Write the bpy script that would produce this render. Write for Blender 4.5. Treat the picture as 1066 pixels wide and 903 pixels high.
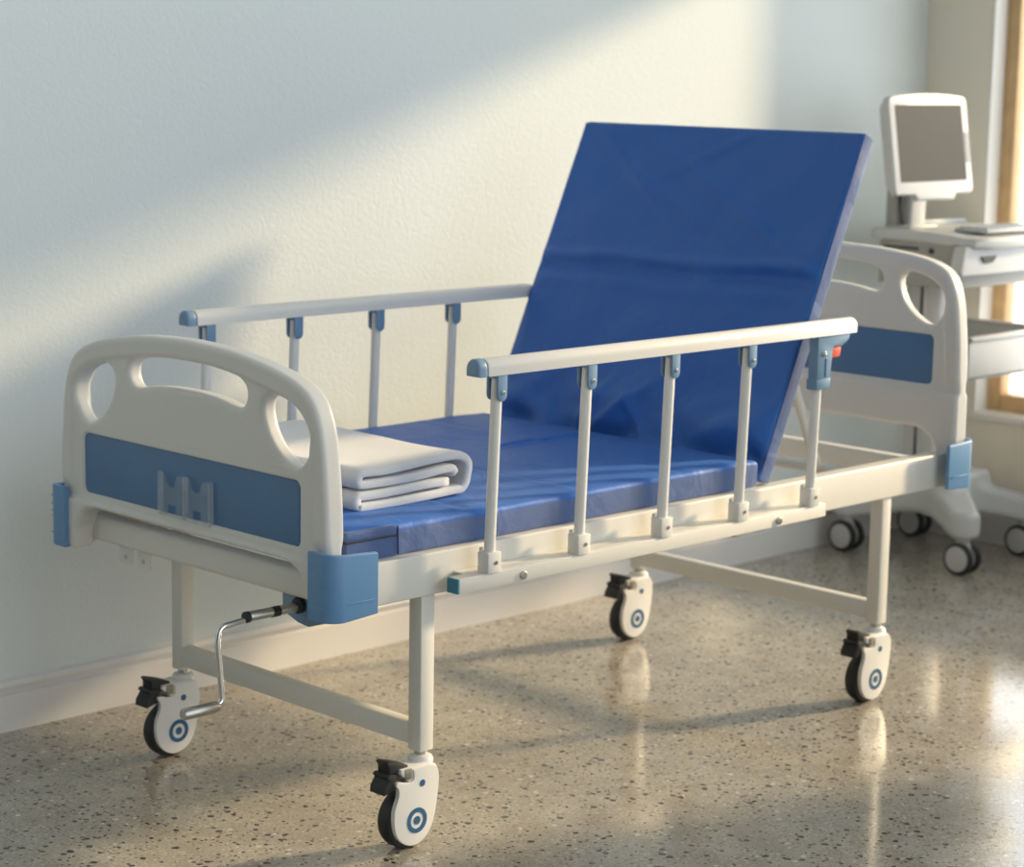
import bpy, bmesh, math, random
import numpy as np
from mathutils import Vector, Matrix, noise as mnoise

random.seed(7)
for o in list(bpy.data.objects):
    bpy.data.objects.remove(o)
SC = bpy.context.scene
COL = SC.collection

# ------------------------------------------------------------------ camera
cam_d = bpy.data.cameras.new('camera')
cam = bpy.data.objects.new('camera', cam_d)
COL.objects.link(cam)
CF = Vector((0.69649866, 0.69800821, -0.1663555))
CR = Vector((0.70983658, -0.7041511, 0.01741437))
CU = Vector((0.10498404, 0.1302143, 0.98591206))
M = Matrix.Identity(4)
for i in range(3):
    M[i][0] = CR[i]; M[i][1] = CU[i]; M[i][2] = -CF[i]
M.translation = Vector((-2.7803, -3.0247, 1.5138))
cam.matrix_world = M
cam_d.sensor_width = 36.0
cam_d.sensor_fit = 'HORIZONTAL'
cam_d.lens = 36.0 * 2282.29 / 1066.0
cam_d.clip_end = 200
cam_d.dof.use_dof = True
cam_d.dof.focus_distance = 3.95
cam_d.dof.aperture_fstop = 4.3
SC.camera = cam

# ------------------------------------------------------------------ light
SUN_DIR = Vector((-0.951, 0.308, -0.330)).normalized()
sun_d = bpy.data.lights.new('sun', 'SUN')
sun_d.energy = 5.9
sun_d.color = (1.0, 0.76, 0.45)
sun_d.angle = math.radians(4.4)
sun = bpy.data.objects.new('sun', sun_d)
COL.objects.link(sun)
sun.rotation_euler = SUN_DIR.to_track_quat('-Z', 'Y').to_euler()

world = bpy.data.worlds.new('world')
SC.world = world
world.use_nodes = True
wt = world.node_tree
wt.nodes.clear()
w_out = wt.nodes.new('ShaderNodeOutputWorld')
w_bg = wt.nodes.new('ShaderNodeBackground')
w_tc = wt.nodes.new('ShaderNodeTexCoord')
w_dot = wt.nodes.new('ShaderNodeVectorMath'); w_dot.operation = 'DOT_PRODUCT'
w_dot.inputs[1].default_value = Vector((0.75, -0.64, 0.18)).normalized()
w_ramp = wt.nodes.new('ShaderNodeValToRGB')
w_map = wt.nodes.new('ShaderNodeMapRange')
w_map.inputs[1].default_value = -1; w_map.inputs[2].default_value = 1
wt.links.new(w_tc.outputs['Generated'], w_dot.inputs[0])
wt.links.new(w_dot.outputs['Value'], w_map.inputs[0])
wt.links.new(w_map.outputs[0], w_ramp.inputs[0])
cr = w_ramp.color_ramp
cr.elements[0].position = 0.10; cr.elements[0].color = (0.02, 0.024, 0.022, 1)
cr.elements[1].position = 0.95; cr.elements[1].color = (2.02, 2.16, 2.22, 1)
e = cr.elements.new(0.5); e.color = (0.15, 0.17, 0.17, 1)
w_dot2 = wt.nodes.new('ShaderNodeVectorMath'); w_dot2.operation = 'DOT_PRODUCT'
w_dot2.inputs[1].default_value = Vector((0.93, 0.28, 0.20)).normalized()
w_ramp2 = wt.nodes.new('ShaderNodeValToRGB')
w_ramp2.color_ramp.elements[0].position = 0.40; w_ramp2.color_ramp.elements[0].color = (0, 0, 0, 1)
w_ramp2.color_ramp.elements[1].position = 0.92; w_ramp2.color_ramp.elements[1].color = (2.3, 2.35, 2.35, 1)
w_add = wt.nodes.new('ShaderNodeMix'); w_add.data_type = 'RGBA'; w_add.blend_type = 'ADD'; w_add.inputs[0].default_value = 1
wt.links.new(w_tc.outputs['Generated'], w_dot2.inputs[0])
wt.links.new(w_dot2.outputs['Value'], w_ramp2.inputs[0])
wt.links.new(w_ramp.outputs[0], w_add.inputs[6]); wt.links.new(w_ramp2.outputs[0], w_add.inputs[7])
wt.links.new(w_add.outputs[2], w_bg.inputs[0])
w_sep = wt.nodes.new('ShaderNodeSeparateXYZ')
w_zen = wt.nodes.new('ShaderNodeMapRange'); w_zen.interpolation_type = 'SMOOTHSTEP'
w_zen.inputs[1].default_value = 0.25; w_zen.inputs[2].default_value = 0.90; w_zen.inputs[3].default_value = 1.12; w_zen.inputs[4].default_value = 0.22
wt.links.new(w_tc.outputs['Generated'], w_sep.inputs[0]); wt.links.new(w_sep.outputs[2], w_zen.inputs[0])
wt.links.new(w_zen.outputs[0], w_bg.inputs[1])
wt.links.new(w_bg.outputs[0], w_out.inputs[0])

SC.view_settings.view_transform = 'Standard'
SC.view_settings.look = 'None'
SC.view_settings.gamma = 1
SC.view_settings.use_curve_mapping = False
SC.view_settings.exposure = 0.10

# ------------------------------------------------------------------ materials
def mat(name, col, rough=0.5, spec=0.5, metal=0.0, bump=None, sheen=0.0, mottling=None, coat=0.0):
    m = bpy.data.materials.new(name); m.use_nodes = True
    nt = m.node_tree; b = nt.nodes['Principled BSDF']
    b.inputs['Base Color'].default_value = (*col, 1)
    b.inputs['Roughness'].default_value = rough
    b.inputs['Specular IOR Level'].default_value = spec
    b.inputs['Metallic'].default_value = metal
    b.inputs['Sheen Weight'].default_value = sheen
    b.inputs['Sheen Roughness'].default_value = 0.4
    b.inputs['Coat Weight'].default_value = coat
    tc = nt.nodes.new('ShaderNodeTexCoord')
    if mottling:
        sc, amt = mottling
        n = nt.nodes.new('ShaderNodeTexNoise'); n.inputs['Scale'].default_value = sc; n.inputs['Detail'].default_value = 4
        nt.links.new(tc.outputs['Object'], n.inputs['Vector'])
        r = nt.nodes.new('ShaderNodeValToRGB')
        r.color_ramp.elements[0].position = 0.3; r.color_ramp.elements[1].position = 0.7
        r.color_ramp.elements[0].color = (*[max(0, c * (1 - amt)) for c in col], 1)
        r.color_ramp.elements[1].color = (*[min(1, c * (1 + amt)) for c in col], 1)
        nt.links.new(n.outputs['Fac'], r.inputs[0]); nt.links.new(r.outputs[0], b.inputs['Base Color'])
    if bump:
        sc, st, dist = bump
        n = nt.nodes.new('ShaderNodeTexNoise'); n.inputs['Scale'].default_value = sc; n.inputs['Detail'].default_value = 3
        nt.links.new(tc.outputs['Object'], n.inputs['Vector'])
        bp = nt.nodes.new('ShaderNodeBump'); bp.inputs['Strength'].default_value = st; bp.inputs['Distance'].default_value = dist
        nt.links.new(n.outputs['Fac'], bp.inputs['Height']); nt.links.new(bp.outputs[0], b.inputs['Normal'])
    return m

def sw(name, col, **k):
    return mat(name, col, **k)

M_PLASTIC = mat('bed_plastic', (0.69, 0.685, 0.66), 0.38, 0.5, bump=(900, 0.04, 0.001))
M_PAINT = mat('bed_paint', (0.76, 0.745, 0.69), 0.38, 0.5, bump=(350, 0.10, 0.0008))
M_RAILPAINT = mat('rail_paint', (0.76, 0.75, 0.72), 0.30, 0.5)
M_PANEL = mat('blue_panel', (0.080, 0.190, 0.370), 0.42, 0.45, mottling=(9, 0.04))
M_BUMPER = mat('blue_bumper', (0.135, 0.29, 0.51), 0.40, 0.5, bump=(500, 0.05, 0.001))
M_CLIP = mat('blue_clip', (0.16, 0.28, 0.43), 0.40, 0.5)
M_TEAL = mat('teal_cap', (0.05, 0.25, 0.36), 0.45, 0.4)
M_RED = mat('red_button', (0.85, 0.13, 0.06), 0.40, 0.5)
M_CHROME = mat('chrome', (0.72, 0.71, 0.68), 0.22, 0.5, metal=1.0)
M_STEEL = mat('dull_steel', (0.50, 0.48, 0.44), 0.38, 0.5, metal=1.0)
M_HINGE = mat('hinge_steel', (0.30, 0.28, 0.23), 0.45, 0.5, metal=0.8)
M_BLACK = mat('black_rubber', (0.022, 0.023, 0.025), 0.50, 0.45)
M_DARK = mat('dark_slot', (0.05, 0.05, 0.05), 0.6, 0.3)
M_WHEELW = mat('caster_white', (0.80, 0.79, 0.76), 0.35, 0.5)
M_RING = mat('caster_blue', (0.035, 0.13, 0.25), 0.4, 0.4)
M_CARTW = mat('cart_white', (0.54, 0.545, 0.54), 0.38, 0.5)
M_CARTG = mat('cart_grey', (0.34, 0.33, 0.30), 0.45, 0.4)
M_GREYDISC = mat('wheel_disc', (0.50, 0.50, 0.49), 0.45, 0.4)
M_SCREEN = mat('screen', (0.060, 0.053, 0.043), 0.28, 0.12)
M_BUTTONS = mat('button_strip', (0.27, 0.29, 0.32), 0.45, 0.4)
M_WOOD = mat('window_timber', (0.62, 0.42, 0.22), 0.45, 0.4, mottling=(14, 0.12))
M_BASE = mat('baseboard_paint', (0.74, 0.725, 0.71), 0.40, 0.5)
M_REVEAL = mat('reveal_paint', (0.88, 0.86, 0.81), 0.45, 0.4)
M_LINER = mat('bin_liner', (0.34, 0.33, 0.31), 0.5, 0.4)

def fabric(name, col, sheen, tint):
    m = mat(name, col, 0.52, 0.35, sheen=sheen)
    nt = m.node_tree; b = nt.nodes['Principled BSDF']
    b.inputs['Sheen Tint'].default_value = (*tint, 1)
    tc = nt.nodes.new('ShaderNodeTexCoord')
    n = nt.nodes.new('ShaderNodeTexNoise'); n.inputs['Scale'].default_value = 7; n.inputs['Detail'].default_value = 5; n.inputs['Distortion'].default_value = 0.6
    n2 = nt.nodes.new('ShaderNodeTexNoise'); n2.inputs['Scale'].default_value = 900; n2.inputs['Detail'].default_value = 1
    nt.links.new(tc.outputs['Object'], n.inputs['Vector']); nt.links.new(tc.outputs['Object'], n2.inputs['Vector'])
    b1 = nt.nodes.new('ShaderNodeBump'); b1.inputs['Strength'].default_value = 0.50; b1.inputs['Distance'].default_value = 0.02
    b2 = nt.nodes.new('ShaderNodeBump'); b2.inputs['Strength'].default_value = 0.12; b2.inputs['Distance'].default_value = 0.001
    nt.links.new(n.outputs['Fac'], b1.inputs['Height']); nt.links.new(n2.outputs['Fac'], b2.inputs['Height'])
    nt.links.new(b1.outputs[0], b2.inputs['Normal']); nt.links.new(b2.outputs[0], b.inputs['Normal'])
    return m
M_BLUE = fabric('mattress_blue', (0.032, 0.145, 0.51), 0.06, (0.55, 0.65, 0.9))
M_BORDER = fabric('mattress_border', (0.080, 0.135, 0.31), 0.38, (0.8, 0.8, 0.95))
M_SEAM = mat('mattress_seam', (0.02, 0.05, 0.17), 0.6, 0.3)
M_TOWEL = mat('towel', (0.67, 0.685, 0.71), 0.9, 0.2, sheen=0.3, bump=(700, 0.35, 0.002))

def wall_mat(name, col, bs, dist):
    m = mat(name, col, 0.75, 0.25)
    nt = m.node_tree; b = nt.nodes['Principled BSDF']
    tc = nt.nodes.new('ShaderNodeTexCoord')
    n = nt.nodes.new('ShaderNodeTexNoise'); n.inputs['Scale'].default_value = 120; n.inputs['Detail'].default_value = 3; n.inputs['Distortion'].default_value = 1.0
    v = nt.nodes.new('ShaderNodeTexNoise'); v.inputs['Scale'].default_value = 26; v.inputs['Detail'].default_value = 3; v.inputs['Distortion'].default_value = 3.0
    mx = nt.nodes.new('ShaderNodeMath'); mx.operation = 'ADD'
    nt.links.new(tc.outputs['Object'], n.inputs['Vector']); nt.links.new(tc.outputs['Object'], v.inputs['Vector'])
    nt.links.new(n.outputs['Fac'], mx.inputs[0]); nt.links.new(v.outputs['Fac'], mx.inputs[1])
    bp = nt.nodes.new('ShaderNodeBump'); bp.inputs['Strength'].default_value = bs; bp.inputs['Distance'].default_value = dist
    nt.links.new(mx.outputs[0], bp.inputs['Height']); nt.links.new(bp.outputs[0], b.inputs['Normal'])
    return m
M_WALL = wall_mat('wall_paint', (0.70, 0.745, 0.735), 0.22, 0.0035)
M_WALLR = wall_mat('wall_beige', (0.92, 0.855, 0.735), 0.3, 0.004)

def floor_mat():
    m = mat('terrazzo', (0.4, 0.38, 0.33), 0.12, 0.6)
    nt = m.node_tree; b = nt.nodes['Principled BSDF']; L = nt.links.new
    tc = nt.nodes.new('ShaderNodeTexCoord')
    n = nt.nodes.new('ShaderNodeTexNoise'); n.inputs['Scale'].default_value = 9; n.inputs['Detail'].default_value = 8; n.inputs['Roughness'].default_value = 0.65
    L(tc.outputs['Object'], n.inputs['Vector'])
    r = nt.nodes.new('ShaderNodeValToRGB')
    r.color_ramp.elements[0].position = 0.30; r.color_ramp.elements[0].color = (0.33, 0.300, 0.25, 1)
    r.color_ramp.elements[1].position = 0.72; r.color_ramp.elements[1].color = (0.49, 0.452, 0.385, 1)
    L(n.outputs['Fac'], r.inputs[0])
    fine = nt.nodes.new('ShaderNodeTexNoise'); fine.inputs['Scale'].default_value = 160; fine.inputs['Detail'].default_value = 3
    L(tc.outputs['Object'], fine.inputs['Vector'])
    fr = nt.nodes.new('ShaderNodeMapRange'); fr.inputs[1].default_value = 0.3; fr.inputs[2].default_value = 0.7; fr.inputs[3].default_value = 0.80; fr.inputs[4].default_value = 1.18
    L(fine.outputs['Fac'], fr.inputs[0])
    mul = nt.nodes.new('ShaderNodeMix'); mul.data_type = 'RGBA'; mul.blend_type = 'MULTIPLY'; mul.inputs[0].default_value = 1
    L(r.outputs[0], mul.inputs[6]); L(fr.outputs[0], mul.inputs[7])
    cur = mul.outputs[2]
    def chips(cur, scale, keep, rad, col, seed):
        off = nt.nodes.new('ShaderNodeVectorMath'); off.operation = 'ADD'; off.inputs[1].default_value = (seed, seed * 1.7, 0)
        L(tc.outputs['Object'], off.inputs[0])
        wn = nt.nodes.new('ShaderNodeTexNoise'); wn.inputs['Scale'].default_value = scale * 1.3; wn.inputs['Detail'].default_value = 2
        L(off.outputs[0], wn.inputs['Vector'])
        ws = nt.nodes.new('ShaderNodeVectorMath'); ws.operation = 'SCALE'; ws.inputs['Scale'].default_value = 0.55 / scale
        L(wn.outputs['Color'], ws.inputs[0])
        ad = nt.nodes.new('ShaderNodeVectorMath'); ad.operation = 'ADD'
        L(off.outputs[0], ad.inputs[0]); L(ws.outputs[0], ad.inputs[1])
        v = nt.nodes.new('ShaderNodeTexVoronoi'); v.voronoi_dimensions = '2D'; v.inputs['Scale'].default_value = scale
        L(ad.outputs[0], v.inputs['Vector'])
        sep = nt.nodes.new('ShaderNodeSeparateColor'); L(v.outputs['Color'], sep.inputs[0])
        # radius shrinks with a random number per cell
        rr = nt.nodes.new('ShaderNodeMath'); rr.operation = 'MULTIPLY'; rr.inputs[1].default_value = rad; L(sep.outputs[1], rr.inputs[0])
        lt = nt.nodes.new('ShaderNodeMath'); lt.operation = 'LESS_THAN'; L(v.outputs['Distance'], lt.inputs[0]); L(rr.outputs[0], lt.inputs[1])
        kp = nt.nodes.new('ShaderNodeMath'); kp.operation = 'LESS_THAN'; kp.inputs[1].default_value = keep; L(sep.outputs[0], kp.inputs[0])
        f = nt.nodes.new('ShaderNodeMath'); f.operation = 'MULTIPLY'; L(lt.outputs[0], f.inputs[0]); L(kp.outputs[0], f.inputs[1])
        mx = nt.nodes.new('ShaderNodeMix'); mx.data_type = 'RGBA'; L(f.outputs[0], mx.inputs[0]); L(cur, mx.inputs[6]); mx.inputs[7].default_value = (*col, 1)
        return mx.outputs[2]
    cur = chips(cur, 85, 0.45, 0.40, (0.52, 0.485, 0.415), 3.1)
    cur = chips(cur, 95, 0.45, 0.40, (0.30, 0.265, 0.215), 8.7)
    cur = chips(cur, 60, 0.05, 0.36, (0.66, 0.635, 0.58), 5.3)
    cur = chips(cur, 50, 0.24, 0.36, (0.036, 0.031, 0.028), 1.9)
    cur = chips(cur, 95, 0.20, 0.40, (0.075, 0.058, 0.045), 11.3)
    L(cur, b.inputs['Base Color'])
    return m
M_FLOOR = floor_mat()

def clear_mat(name, col, alpha, rough):
    m = bpy.data.materials.new(name); m.use_nodes = True
    nt = m.node_tree; nt.nodes.clear()
    out = nt.nodes.new('ShaderNodeOutputMaterial'); mix = nt.nodes.new('ShaderNodeMixShader')
    tr = nt.nodes.new('ShaderNodeBsdfTransparent'); pb = nt.nodes.new('ShaderNodeBsdfPrincipled')
    pb.inputs['Base Color'].default_value = (*col, 1); pb.inputs['Roughness'].default_value = rough
    mix.inputs[0].default_value = alpha
    nt.links.new(tr.outputs[0], mix.inputs[1]); nt.links.new(pb.outputs[0], mix.inputs[2]); nt.links.new(mix.outputs[0], out.inputs[0])
    return m
M_CLEAR = clear_mat('clear_plastic', (0.55, 0.62, 0.66), 0.13, 0.2)
M_CLEAREDGE = clear_mat('clear_plastic_edge', (0.66, 0.72, 0.74), 0.26, 0.2)
M_GLASS = clear_mat('window_glass', (0.9, 0.95, 0.95), 0.05, 0.03)

# ------------------------------------------------------------------ object helpers
WLOC = {}
def link(o, parent=None, loc=(0, 0, 0)):
    COL.objects.link(o)
    WLOC[o.name] = Vector(loc)
    if parent is not None:
        o.parent = parent
        o.location = Vector(loc) - WLOC[parent.name]
    else:
        o.location = loc
    return o

def tag(o, label=None, cat=None, group=None, kind=None):
    if label: o['label'] = label
    if cat: o['category'] = cat
    if group: o['group'] = group
    if kind: o['kind'] = kind
    return o

def empty(name, loc, label, cat, group=None):
    o = bpy.data.objects.new(name, None); o.empty_display_size = 0.1
    link(o, None, loc)
    return tag(o, label, cat, group)

def obj(name, bm, m, parent=None, loc=(0, 0, 0), smooth=True, angle=40, label=None):
    """bmesh in coordinates relative to loc -> one mesh object"""
    if isinstance(bm, bmesh.types.BMesh):
        me = bpy.data.meshes.new(name); bm.to_mesh(me); bm.free()
    else:
        me = bm; me.name = name
    me.materials.append(m)
    if smooth:
        me.polygons.foreach_set('use_smooth', [True] * len(me.polygons))
        if angle is not None:
            try: me.set_sharp_from_angle(angle=math.radians(angle))
            except Exception: pass
    o = bpy.data.objects.new(name, me)
    link(o, parent, loc)
    if label: o['label'] = label
    return o

def copy_tree(o, parent, off):
    """copy a part and its sub-parts, shifted by off"""
    c = o.copy(); COL.objects.link(c)
    WLOC[c.name] = WLOC[o.name] + Vector(off)
    c.parent = parent
    if parent is o.parent:
        c.location = o.location + Vector(off)
    for ch in list(o.children):
        d = ch.copy(); COL.objects.link(d); d.parent = c
        WLOC[d.name] = WLOC[ch.name] + Vector(off)
    return c

def merge(dst, src, mtx=None):
    if mtx is not None: bmesh.ops.transform(src, matrix=mtx, verts=src.verts)
    me = bpy.data.meshes.new('tmp'); src.to_mesh(me); src.free()
    dst.from_mesh(me); bpy.data.meshes.remove(me)
    return dst

def box(x0, x1, y0, y1, z0, z1, bev=0.003, seg=2, dst=None):
    bm = bmesh.new()
    bmesh.ops.create_cube(bm, size=1)
    bmesh.ops.scale(bm, vec=(x1 - x0, y1 - y0, z1 - z0), verts=bm.verts)
    bmesh.ops.translate(bm, vec=((x0 + x1) / 2, (y0 + y1) / 2, (z0 + z1) / 2), verts=bm.verts)
    if bev > 0:
        bmesh.ops.bevel(bm, geom=bm.edges[:], offset=bev, segments=seg, profile=0.5, affect='EDGES')
    return merge(dst, bm) if dst is not None else bm

def prism(poly, a0, a1, axis='y', bev=0.0, seg=3, dst=None):
    """extrude a 2-D outline; axis = extrusion axis. axis y: poly (x,z); axis x: poly (y,z); axis z: poly (x,y)"""
    def P(p, a):
        if axis == 'y': return (p[0], a, p[1])
        if axis == 'x': return (a, p[0], p[1])
        return (p[0], p[1], a)
    bm = bmesh.new()
    v0 = [bm.verts.new(P(p, a0)) for p in poly]; v1 = [bm.verts.new(P(p, a1)) for p in poly]
    f0 = bm.faces.new(v0); f1 = bm.faces.new(v1)
    n = len(poly)
    for i in range(n):
        bm.faces.new((v0[i], v0[(i + 1) % n], v1[(i + 1) % n], v1[i]))
    bmesh.ops.recalc_face_normals(bm, faces=bm.faces)
    if bev > 0:
        es = [e for e in bm.edges if (e in f0.edges[:] or e in f1.edges[:])]
        bmesh.ops.bevel(bm, geom=es, offset=bev, segments=seg, profile=0.5, affect='EDGES', clamp_overlap=True)
    bmesh.ops.triangulate(bm, faces=[f for f in bm.faces if len(f.verts) > 4])
    return merge(dst, bm) if dst is not None else bm

def rrect(x0, x1, y0, y1, r, n=5):
    pts = []
    for cx, cy, a in ((x1 - r, y1 - r, 0), (x0 + r, y1 - r, 90), (x0 + r, y0 + r, 180), (x1 - r, y0 + r, 270)):
        for i in range(n + 1):
            t = math.radians(a + 90 * i / n); pts.append((cx + r * math.cos(t), cy + r * math.sin(t)))
    return pts

def cyl(p0, p1, r, n=24, bev=0.0, r2=None, dst=None):
    p0 = Vector(p0); p1 = Vector(p1); d = p1 - p0
    bm = bmesh.new()
    bmesh.ops.create_cone(bm, cap_ends=True, segments=n, radius1=r, radius2=r if r2 is None else r2, depth=d.length)
    if bev > 0:
        es = [e for e in bm.edges if any(len(f.verts) > 4 for f in e.link_faces)]
        bmesh.ops.bevel(bm, geom=es, offset=bev, segments=3, profile=0.5, affect='EDGES')
    q = Vector((0, 0, 1)).rotation_difference(d.normalized())
    bmesh.ops.transform(bm, matrix=Matrix.Translation((p0 + p1) / 2) @ q.to_matrix().to_4x4(), verts=bm.verts)
    return merge(dst, bm) if dst is not None else bm

def smooth_path(pts, n=6):
    """Catmull-Rom through the points"""
    P = [Vector(p) for p in pts]; P = [P[0] * 2 - P[1]] + P + [P[-1] * 2 - P[-2]]
    out = []
    for i in range(1, len(P) - 2):
        for k in range(n):
            t = k / n; a, b, c, d = P[i - 1], P[i], P[i + 1], P[i + 2]
            out.append(0.5 * ((2 * b) + (c - a) * t + (2 * a - 5 * b + 4 * c - d) * t * t + (3 * b - a - 3 * c + d) * t ** 3))
    out.append(P[-2])
    return out

def fillet(pts, r, n=6):
    P = [Vector(p) for p in pts]; out = [P[0]]
    for i in range(1, len(P) - 1):
        a = (P[i - 1] - P[i]); b = (P[i + 1] - P[i]); k = min(r, a.length * 0.49, b.length * 0.49)
        s = P[i] + a.normalized() * k; e_ = P[i] + b.normalized() * k
        for j in range(n + 1):
            t = j / n; out.append((1 - t) ** 2 * s + 2 * t * (1 - t) * P[i] + t * t * e_)
    out.append(P[-1])
    return out

def tube(path, r, n=14, dst=None, caps=True):
    P = [Vector(p) for p in path]; bm = bmesh.new(); rings = []
    up = None
    for i, p in enumerate(P):
        t = (P[min(i + 1, len(P) - 1)] - P[max(i - 1, 0)]).normalized()
        if up is None:
            up = t.orthogonal().normalized()
        up = (up - t * up.dot(t)).normalized(); s = t.cross(up)
        rr = r[i] if isinstance(r, (list, tuple)) else r
        rings.append([bm.verts.new(p + (up * math.cos(2 * math.pi * k / n) + s * math.sin(2 * math.pi * k / n)) * rr) for k in range(n)])
    for a, b in zip(rings, rings[1:]):
        for k in range(n): bm.faces.new((a[k], a[(k + 1) % n], b[(k + 1) % n], b[k]))
    if caps: bm.faces.new(rings[0][::-1]); bm.faces.new(rings[-1])
    bmesh.ops.recalc_face_normals(bm, faces=bm.faces)
    return merge(dst, bm) if dst is not None else bm

def lathe(prof, centre, axis='z', n=32, dst=None):
    """prof: (radius, along) pairs"""
    bm = bmesh.new(); rings = []
    def P(r, a, t):
        c, s = r * math.cos(t), r * math.sin(t)
        v = {'z': (c, s, a), 'y': (c, a, s), 'x': (a, c, s)}[axis]
        return Vector(centre) + Vector(v)
    for r, a in prof:
        rings.append([bm.verts.new(P(max(r, 1e-5), a, 2 * math.pi * k / n)) for k in range(n)])
    for A, B in zip(rings, rings[1:]):
        for k in range(n): bm.faces.new((A[k], A[(k + 1) % n], B[(k + 1) % n], B[k]))
    bmesh.ops.remove_doubles(bm, verts=bm.verts, dist=2e-5)
    bmesh.ops.recalc_face_normals(bm, faces=bm.faces)
    return merge(dst, bm) if dst is not None else bm

# --- signed-distance modelling: smooth moulded shells
def poly_sdf(px, py, poly):
    poly = np.asarray(poly, float); d = np.full(px.shape, 1e9); inside = np.zeros(px.shape, bool)
    n = len(poly)
    for i in range(n):
        ax, ay = poly[i]; bx, by = poly[(i + 1) % n]
        ex, ey = bx - ax, by - ay; L2 = ex * ex + ey * ey
        if L2 < 1e-14: continue
        t = np.clip(((px - ax) * ex + (py - ay) * ey) / L2, 0, 1)
        d = np.minimum(d, np.hypot(px - ax - t * ex, py - ay - t * ey))
        c = (ay > py) != (by > py)
        with np.errstate(divide='ignore', invalid='ignore'):
            xi = ax + (py - ay) / (by - ay if by != ay else 1e-12) * ex
        inside ^= c & (px < xi)
    return np.where(inside, -d, d)

def surface_nets(F, origin, h, name='shell'):
    """F: 3-D array of signed distances on a regular grid -> mesh"""
    s = F < 0
    nx, ny, nz = F.shape
    acc = np.zeros((nx - 1, ny - 1, nz - 1, 3)); cnt = np.zeros((nx - 1, ny - 1, nz - 1))
    for ax in range(3):
        others = [a for a in range(3) if a != ax]
        for o1 in (0, 1):
            for o2 in (0, 1):
                sl0 = [None] * 3; sl1 = [None] * 3
                sl0[ax] = slice(0, F.shape[ax] - 1); sl1[ax] = slice(1, F.shape[ax])
                for a, o_ in zip(others, (o1, o2)):
                    sl0[a] = slice(o_, F.shape[a] - 1 + o_); sl1[a] = sl0[a]
                A = F[tuple(sl0)]; B = F[tuple(sl1)]
                m = (A < 0) != (B < 0)
                t = np.where(m, A / np.where(m, A - B, 1), 0)
                acc[..., ax] += np.where(m, t, 0)
                for a, o_ in zip(others, (o1, o2)): acc[..., a] += np.where(m, o_, 0)
                cnt += m
    act = cnt > 0
    idx = -np.ones(cnt.shape, int); idx[act] = np.arange(act.sum())
    I = np.argwhere(act)
    V = (I + acc[act] / cnt[act][:, None]) * h + np.asarray(origin)
    faces = []
    for ax in range(3):
        o1, o2 = [(1, 2), (2, 0), (0, 1)][ax]
        sl0 = [slice(1, -1)] * 3; sl1 = [slice(1, -1)] * 3
        sl0[ax] = slice(0, F.shape[ax] - 1); sl1[ax] = slice(1, F.shape[ax])
        A = s[tuple(sl0)]; B = s[tuple(sl1)]
        for flip, mm in ((False, A & ~B), (True, ~A & B)):
            K = np.argwhere(mm)
            if not len(K): continue
            K = K.copy()
            for a in (o1, o2): K[:, a] += 1
            def cell(d1, d2):
                C = K.copy(); C[:, o1] += d1; C[:, o2] += d2
                return idx[C[:, 0], C[:, 1], C[:, 2]]
            q = np.stack([cell(-1, -1), cell(0, -1), cell(0, 0), cell(-1, 0)], 1)
            faces.append(q[:, ::-1] if flip else q)
    Q = np.concatenate(faces)
    me = bpy.data.meshes.new(name)
    me.from_pydata(V.tolist(), [], Q.tolist()); me.update()
    return me

def smin(a, b, k):
    h = np.clip(0.5 + 0.5 * (b - a) / k, 0, 1)
    return b + (a - b) * h - k * h * (1 - h)
def sstep(a, b, x):
    t = np.clip((x - a) / (b - a), 0, 1); return t * t * (3 - 2 * t)

# ------------------------------------------------------------------ the room
YW = 1.1755        # plaster face of the back wall
XR = 3.29          # plaster face of the right wall
WY0, WY1, WZ0, WZ1 = -1.24, 0.925, 0.415, 2.24
XG = 3.36
tag(obj('floor', box(-6, 4.2, -7, YW, -0.1, 0, 0), M_FLOOR, smooth=False), kind='structure')
tag(obj('wall_back', box(-6, XR, YW, YW + 0.15, 0, 3.3, 0), M_WALL, smooth=False), kind='structure')
wr = bmesh.new()
box(XR, XR + 0.2, WY1, YW + 0.15, 0, 3.3, 0, dst=wr)
box(XR, XR + 0.2, -7, WY0, 0, 3.3, 0, dst=wr)
box(XR, XR + 0.2, WY0, WY1, 0, WZ0, 0, dst=wr)
box(XR, XR + 0.2, WY0, WY1, WZ1, 3.3, 0, dst=wr)
tag(obj('wall_right', wr, M_WALLR, smooth=False), kind='structure')
# white lining of the window recess and its sill
wl = bmesh.new()
box(XR - 0.004, XG, WY1 - 0.006, WY1, WZ0, WZ1, 0.001, dst=wl)
box(XR - 0.004, XG, WY0, WY0 + 0.006, WZ0, WZ1, 0.001, dst=wl)
box(XR - 0.02, XG, WY0 - 0.02, WY1 + 0.01, WZ0 - 0.02, WZ0 + 0.006, 0.003, dst=wl)
tag(obj('trim_1', wl, M_REVEAL, label='white window reveal lining and sill'), kind='structure')
# timber frame and pane
wf = bmesh.new(); FW = 0.052
box(XG, XG + 0.06, WY1 - FW, WY1, WZ0, WZ1, 0.004, dst=wf)
box(XG, XG + 0.06, WY0, WY0 + FW, WZ0, WZ1, 0.004, dst=wf)
box(XG, XG + 0.06, WY0 + FW, WY1 - FW, WZ0, WZ0 + 0.06, 0.004, dst=wf)
box(XG, XG + 0.06, WY0 + FW, WY1 - FW, WZ1 - 0.06, WZ1, 0.004, dst=wf)
win = obj('window_1', wf, M_WOOD); tag(win, kind='structure')
obj('pane', box(XG + 0.028, XG + 0.032, WY0 + FW - 0.005, WY1 - FW + 0.005, WZ0 + 0.055, WZ1 - 0.055, 0), M_GLASS, win, smooth=False)
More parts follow.
